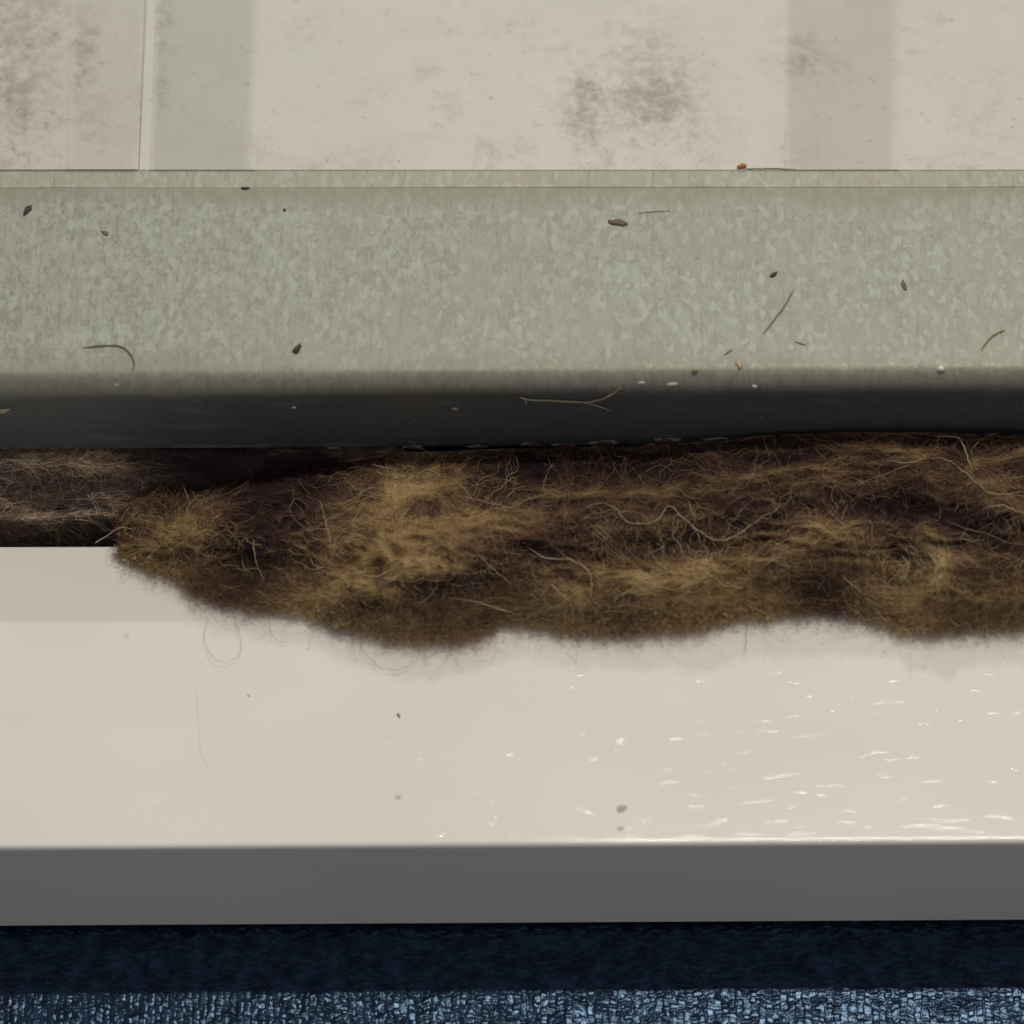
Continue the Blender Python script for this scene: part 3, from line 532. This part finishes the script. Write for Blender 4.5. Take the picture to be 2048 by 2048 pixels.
for (pts, rad, mt) in [(a3([(85,590),(90,640),(80,720),(85,800)]), 32, tan), (a3([(-30,640),(20,660),(45,680),(40,700),(-20,735)]), 40, pale), (a3([(-30,722),(100,720),(200,705),(320,690)]), 32, tan), (a3([(330,640),(358,680),(368,730)]), 55, pale), (a3([(345,635),(372,690),(376,725)]), 40, pale), (a3([(165,560),(170,610),(120,650)]), 28, tan), (a3([(300,560),(330,530),(345,560)]), 30, tan), (a3([(150,660),(180,700)]), 26, tan), (a3([(555,535),(560,580)]), 32, pale)]:
    p = spline(pts, 10 * len(pts)); Z = plug_z(p[:, 0], p[:, 1]) + 1.3 * MM
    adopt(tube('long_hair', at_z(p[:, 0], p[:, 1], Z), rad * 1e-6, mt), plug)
p = spline(a3([(520,775),(470,765),(440,770),(405,795),(375,812),(360,822)]), 40)
st = tube('wool_thread', at_z(p[:, 0], p[:, 1], np.linspace(2.5, .6, 40) * MM), np.linspace(35, 95, 40) * 1e-6, pale)
adopt(st, tuft); st.name = 'long_hair'

# ================================================================ crumbs and bits lying about
def bit(name, px, py, lx, ly_, rot, z, mat, label, cat, hgt=.5, seed=0, on='z', zmin=-1):
    r = np.random.default_rng(seed + 900); bm = bmesh.new(); bmesh.ops.create_icosphere(bm, subdivisions=2, radius=1)
    ph = r.uniform(0, 6, 4); a = math.radians(rot); c = at_z(px, py, z) if on == 'z' else at_y(px, py, z); s = (.066 if on == 'z' else .078) * MM
    for v in bm.verts:
        k = 1 + .28 * math.sin(3 * v.co.x + ph[0]) * math.cos(2.6 * v.co.y + ph[1]) + .16 * math.sin(6 * v.co.y + ph[2] + 4 * v.co.x)
        u, w, h = v.co.x * lx / 2 * k * s, v.co.y * ly_ / 2 * k * s, v.co.z * hgt * min(lx, ly_) / 2 * s
        du, dv = u * math.cos(a) - w * math.sin(a), u * math.sin(a) + w * math.cos(a)
        v.co = (c[0] + du, c[1] + dv, c[2] + h) if on == 'z' else (c[0] + du, c[1] - h, max(zmin, c[2] + dv * 1.7))
    me = bpy.data.meshes.new(name); bm.to_mesh(me); bm.free(); me.polygons.foreach_set('use_smooth', [True] * len(me.polygons)); return tag(link(name, me, mat), label, cat)
B_DK = plain('dark_husk', (.055, .045, .038), .8); B_BR = plain('brown_husk', (.15, .118, .080), .85); B_TAN = plain('tan_crumb', (.42, .34, .24), .8); B_PALE = plain('pale_crumb', (.75, .66, .56), .8); B_OR = plain('orange_rust_chip', (.36, .13, .035), .8); B_STR = plain('straw', (.20, .15, .08), .6); B_GR = plain('grey_spot', (.38, .36, .32), .5)
zt = ZT + .12 * MM
bit('husk_flake', 55, 420, 13, 30, -28, zt, B_DK, 'dark husk flake near the top left corner of the steel face', 'flake', seed=1)
bit('seed', 594, 698, 17, 34, -35, zt, B_DK, 'black pointed seed on the steel above the left half of the wool', 'seed', seed=2)
bit('husk_flake', 1236, 445, 46, 17, -12, zt, B_BR, 'largest brown husk flake on the upper steel face right of centre', 'flake', seed=3)
bit('husk_flake', 1547, 549, 9, 20, -50, zt, B_DK, 'small black chip just above the slanted straw on the steel', 'flake', seed=4)
bit('husk_flake', 490, 376, 20, 7, -10, ZL + .1 * MM, B_DK, 'tiny black flake on the seam of the pale steel lip', 'flake', seed=5)
bit('husk_flake', 569, 420, 7, 7, 0, zt, B_DK, 'tiny round black dot below the steel lip left of centre', 'flake', seed=6)
bit('husk_flake', 1808, 570, 10, 28, 12, zt, B_BR, 'reddish brown smudge like flake on the right part of the steel', 'flake', hgt=.2, seed=7)
bit('husk_flake', 210, 466, 12, 20, 35, zt, B_BR, 'brown fleck inside a pale ring mark on the left steel face', 'flake', hgt=.2, seed=8)
bit('rust_chip', 1484, 332, 24, 12, 0, ZP + .3 * MM, B_OR, 'orange rust chip on the panel edge beside the steel lip', 'chip', seed=9)
bit('crumb', 1882, 737, 15, 14, 0, zt, B_PALE, 'round pinkish crumb on the lower right steel face', 'crumb', hgt=.8, seed=10)
bit('crumb', 1478, 727, 15, 26, 25, zt, B_TAN, 'pale curled crumb on the steel below the slanted straw', 'crumb', seed=11)
bit('crumb', 1345, 768, 28, 8, 8, ZT - .3 * MM, B_TAN, 'flat tan crumb on the bend of the steel right of the twig', 'crumb', seed=12)
bit('crumb', 1390, 742, 18, 9, 0, zt, B_BR, 'brown crumb on the steel just above the bend', 'crumb', seed=13)
bit('crumb', 1283, 765, 15, 7, 0, ZT - .2 * MM, B_TAN, 'small tan crumb on the bend above the twig fork', 'crumb', seed=14)
fl = lambda px: float(my((px - 1024) / 1024 * .08)) - .05 * MM
bit('crumb', 1509, 773, 11, 7, 0, fl(1509), B_PALE, 'white round crumb on the bend of the flange right of the twig', 'crumb', seed=15, on='y')
bit('crumb', 910, 818, 12, 6, 0, fl(910), B_TAN, 'pale speck alone in the middle of the dark flange', 'crumb', seed=16, on='y')
bit('crumb', 588, 815, 8, 4, 0, fl(588), B_PALE, 'tiny pale speck on the dark flange under the black seed', 'crumb', seed=17, on='y')
bit('crumb', 233, 771, 14, 7, 0, fl(233) - .2 * MM, B_TAN, 'tan crumb on the left bend of the flange', 'crumb', seed=18, on='y')
bit('crumb', 350, 837, 10, 5, 0, fl(350), B_BR, 'faint brown speck on the left dark flange', 'crumb', seed=19, on='y')
bit('crumb', 6, 822, 30, 9, 10, fl(6), B_TAN, 'tan flake cut by the left picture edge on the dark flange', 'crumb', hgt=.3, seed=20, on='y')
bit('paint_speck', 797, 1431, 5, 12, 30, .03 * MM, B_DK, 'tiny black speck in the middle of the white board', 'speck', seed=21)
bit('paint_speck', 797, 1593, 14, 13, 0, .02 * MM, plain('paint_nib', (.62, .59, .52), .3), 'raised paint nib on the lower white board left of centre', 'speck', seed=22)
bit('paint_speck', 1243, 1617, 22, 18, 0, .0 * MM, B_GR, 'larger grey spot near the front edge of the white board', 'speck', hgt=.1, seed=23)
bit('paint_speck', 1241, 1657, 16, 9, 0, .0 * MM, B_GR, 'smaller grey spot right at the front edge below the larger one', 'speck', hgt=.15, seed=24)
bit('paint_speck', 498, 1389, 9, 12, 0, .02 * MM, plain('paint_bead', (.75, .72, .66), .12), 'shiny white paint bead on the left part of the board', 'speck', hgt=.8, seed=25)
def twig(name, pts, rad, mat, label, cat, zf):
    p = spline(pts, 12 * len(pts)); p += np.random.default_rng(len(label)).normal(0, .35, p.shape)
    return tag(tube(name, zf(p[:, 0], p[:, 1]), rad * 1e-6 * np.interp(np.linspace(0, 1, len(p)), [0, .12, .8, 1], [.35, 1, 1, .4]), mat), label, cat)
onT = lambda x, y: at_z(x, y, np.full_like(x, ZT + .13 * MM))
twig('straw_piece', [(1588,578),(1570,610),(1548,640),(1526,668)], 115, B_STR, 'slanted brown straw lying on the right half of the steel', 'straw', onT)
twig('straw_piece', [(2010,660),(1985,672),(1962,700)], 140, B_STR, 'bent brown straw near the right edge of the steel', 'straw', onT)
twig('curled_hair', [(165,696),(200,692),(240,693),(260,708),(268,728),(264,742)], 135, B_BR, 'curled brown hair on the lower left steel face', 'hair', onT)
twig('straw_piece', [(1590,683),(1612,690)], 75, B_STR, 'short thin straw below the slanted straw', 'straw', onT)
twig('straw_piece', [(1448,710),(1466,698)], 100, B_STR, 'short dark straw beside the pale curled crumb', 'straw', onT)
twig('straw_piece', [(1275,426),(1340,421)], 45, B_DK, 'thin dark sliver above the largest husk flake', 'straw', onT)
twig('straw_piece', [(1490,338),(1530,337),(1592,338)], 75, B_STR, 'thin brown sliver along the panel edge beside the rust chip', 'straw', lambda x, y: at_z(x, y, np.full_like(x, ZP + .10 * MM)))
onF = lambda x, y: at_y(x, y, my((x - 1024) / 1024 * .08) - .45 * MM)
tw = twig('forked_twig', [(1040,795),(1062,800),(1100,801),(1145,804),(1178,804)], 120, plain('grey_twig', (.48, .39, .28), .8), 'pale forked twig stuck on the dark flange', 'twig', onF)
for pts in ([(1178,804),(1205,798),(1228,786),(1240,776)], [(1165,804),(1195,812),(1222,822)], [(1050,798),(1054,810)]):
    p = spline(pts, 20); ch = tube('branch', onF(p[:, 0], p[:, 1]), np.linspace(110, 65, 20) * 1e-6, tw.data.materials[0], tw)
twig('hair_loop', [(2030,795),(2034,806),(2040,825)], 40, tan, 'short pale hair on the far right of the dark flange', 'hair', onF)
twig('fine_hair', [(393,1370),(396,1440),(402,1505),(425,1548)], 20, plain('faint_hair', (.42, .39, .33), .6), 'faint thin hair lying on the left of the white board', 'hair', lambda x, y: at_z(x, y, np.full_like(x, .02 * MM)))
# rust blisters with flaking primer along the lower edge of the flange
RUST = plain('dark_red_rust', (.11, .045, .038), .9); SKIN = plain('lifted_zinc_skin', (.27, .26, .25), .75)
for i, (px, py, w, h) in enumerate([(1205,884,56,15),(1335,882,74,19),(1445,878,60,14),(1125,888,38,10),(1065,886,44,10),(955,891,34,9),(826,892,44,8),(668,894,30,6),(1990,872,56,17)]):
    zf = float(my((px - 1024) / 1024 * .08)) - .02 * MM
    b = bit('rust_blister', px, py + 4, w * 1.15, h * 1.25, 0, zf, SKIN, None, None, hgt=.6, seed=50 + i, on='y', zmin=ZFB - .1 * MM)
    for k in ('label', 'category'):
        if k in b: del b[k]
    adopt(b, steel); s = bit('rust_spot', px + 3, py + 5, w * .86, h * .9, 0, zf - .34 * MM, RUST, None, None, hgt=.6, seed=80 + i, on='y', zmin=ZFB - .15 * MM); adopt(s, steel)
# dust too fine to count
def dust():
    r = np.random.default_rng(3); bm = bmesh.new()
    for k in range(150):
        px, py = r.uniform(0, 2048), r.uniform(385, 860)
        if r.random() < .45: py = r.uniform(700, 770)
        c = at_z(px, py, ZT + .02 * MM) if py < 745 else at_y(px, py, float(my((px - 1024) / 1024 * .08)) - .02 * MM)
        if 745 <= py < 800: continue
        s = r.uniform(.04, .13) * MM
        for v in bmesh.ops.create_icosphere(bm, subdivisions=1, radius=s)['verts']: v.co = Vector((v.co.x * r.uniform(.8, 1.6), v.co.y, v.co.z * .6)) + Vector(c)
    me = bpy.data.meshes.new('dust'); bm.to_mesh(me); bm.free(); return tag(link('dust', me, B_TAN), 'fine pale dust specks scattered over the steel rail', 'dust', kind='stuff')
dust()
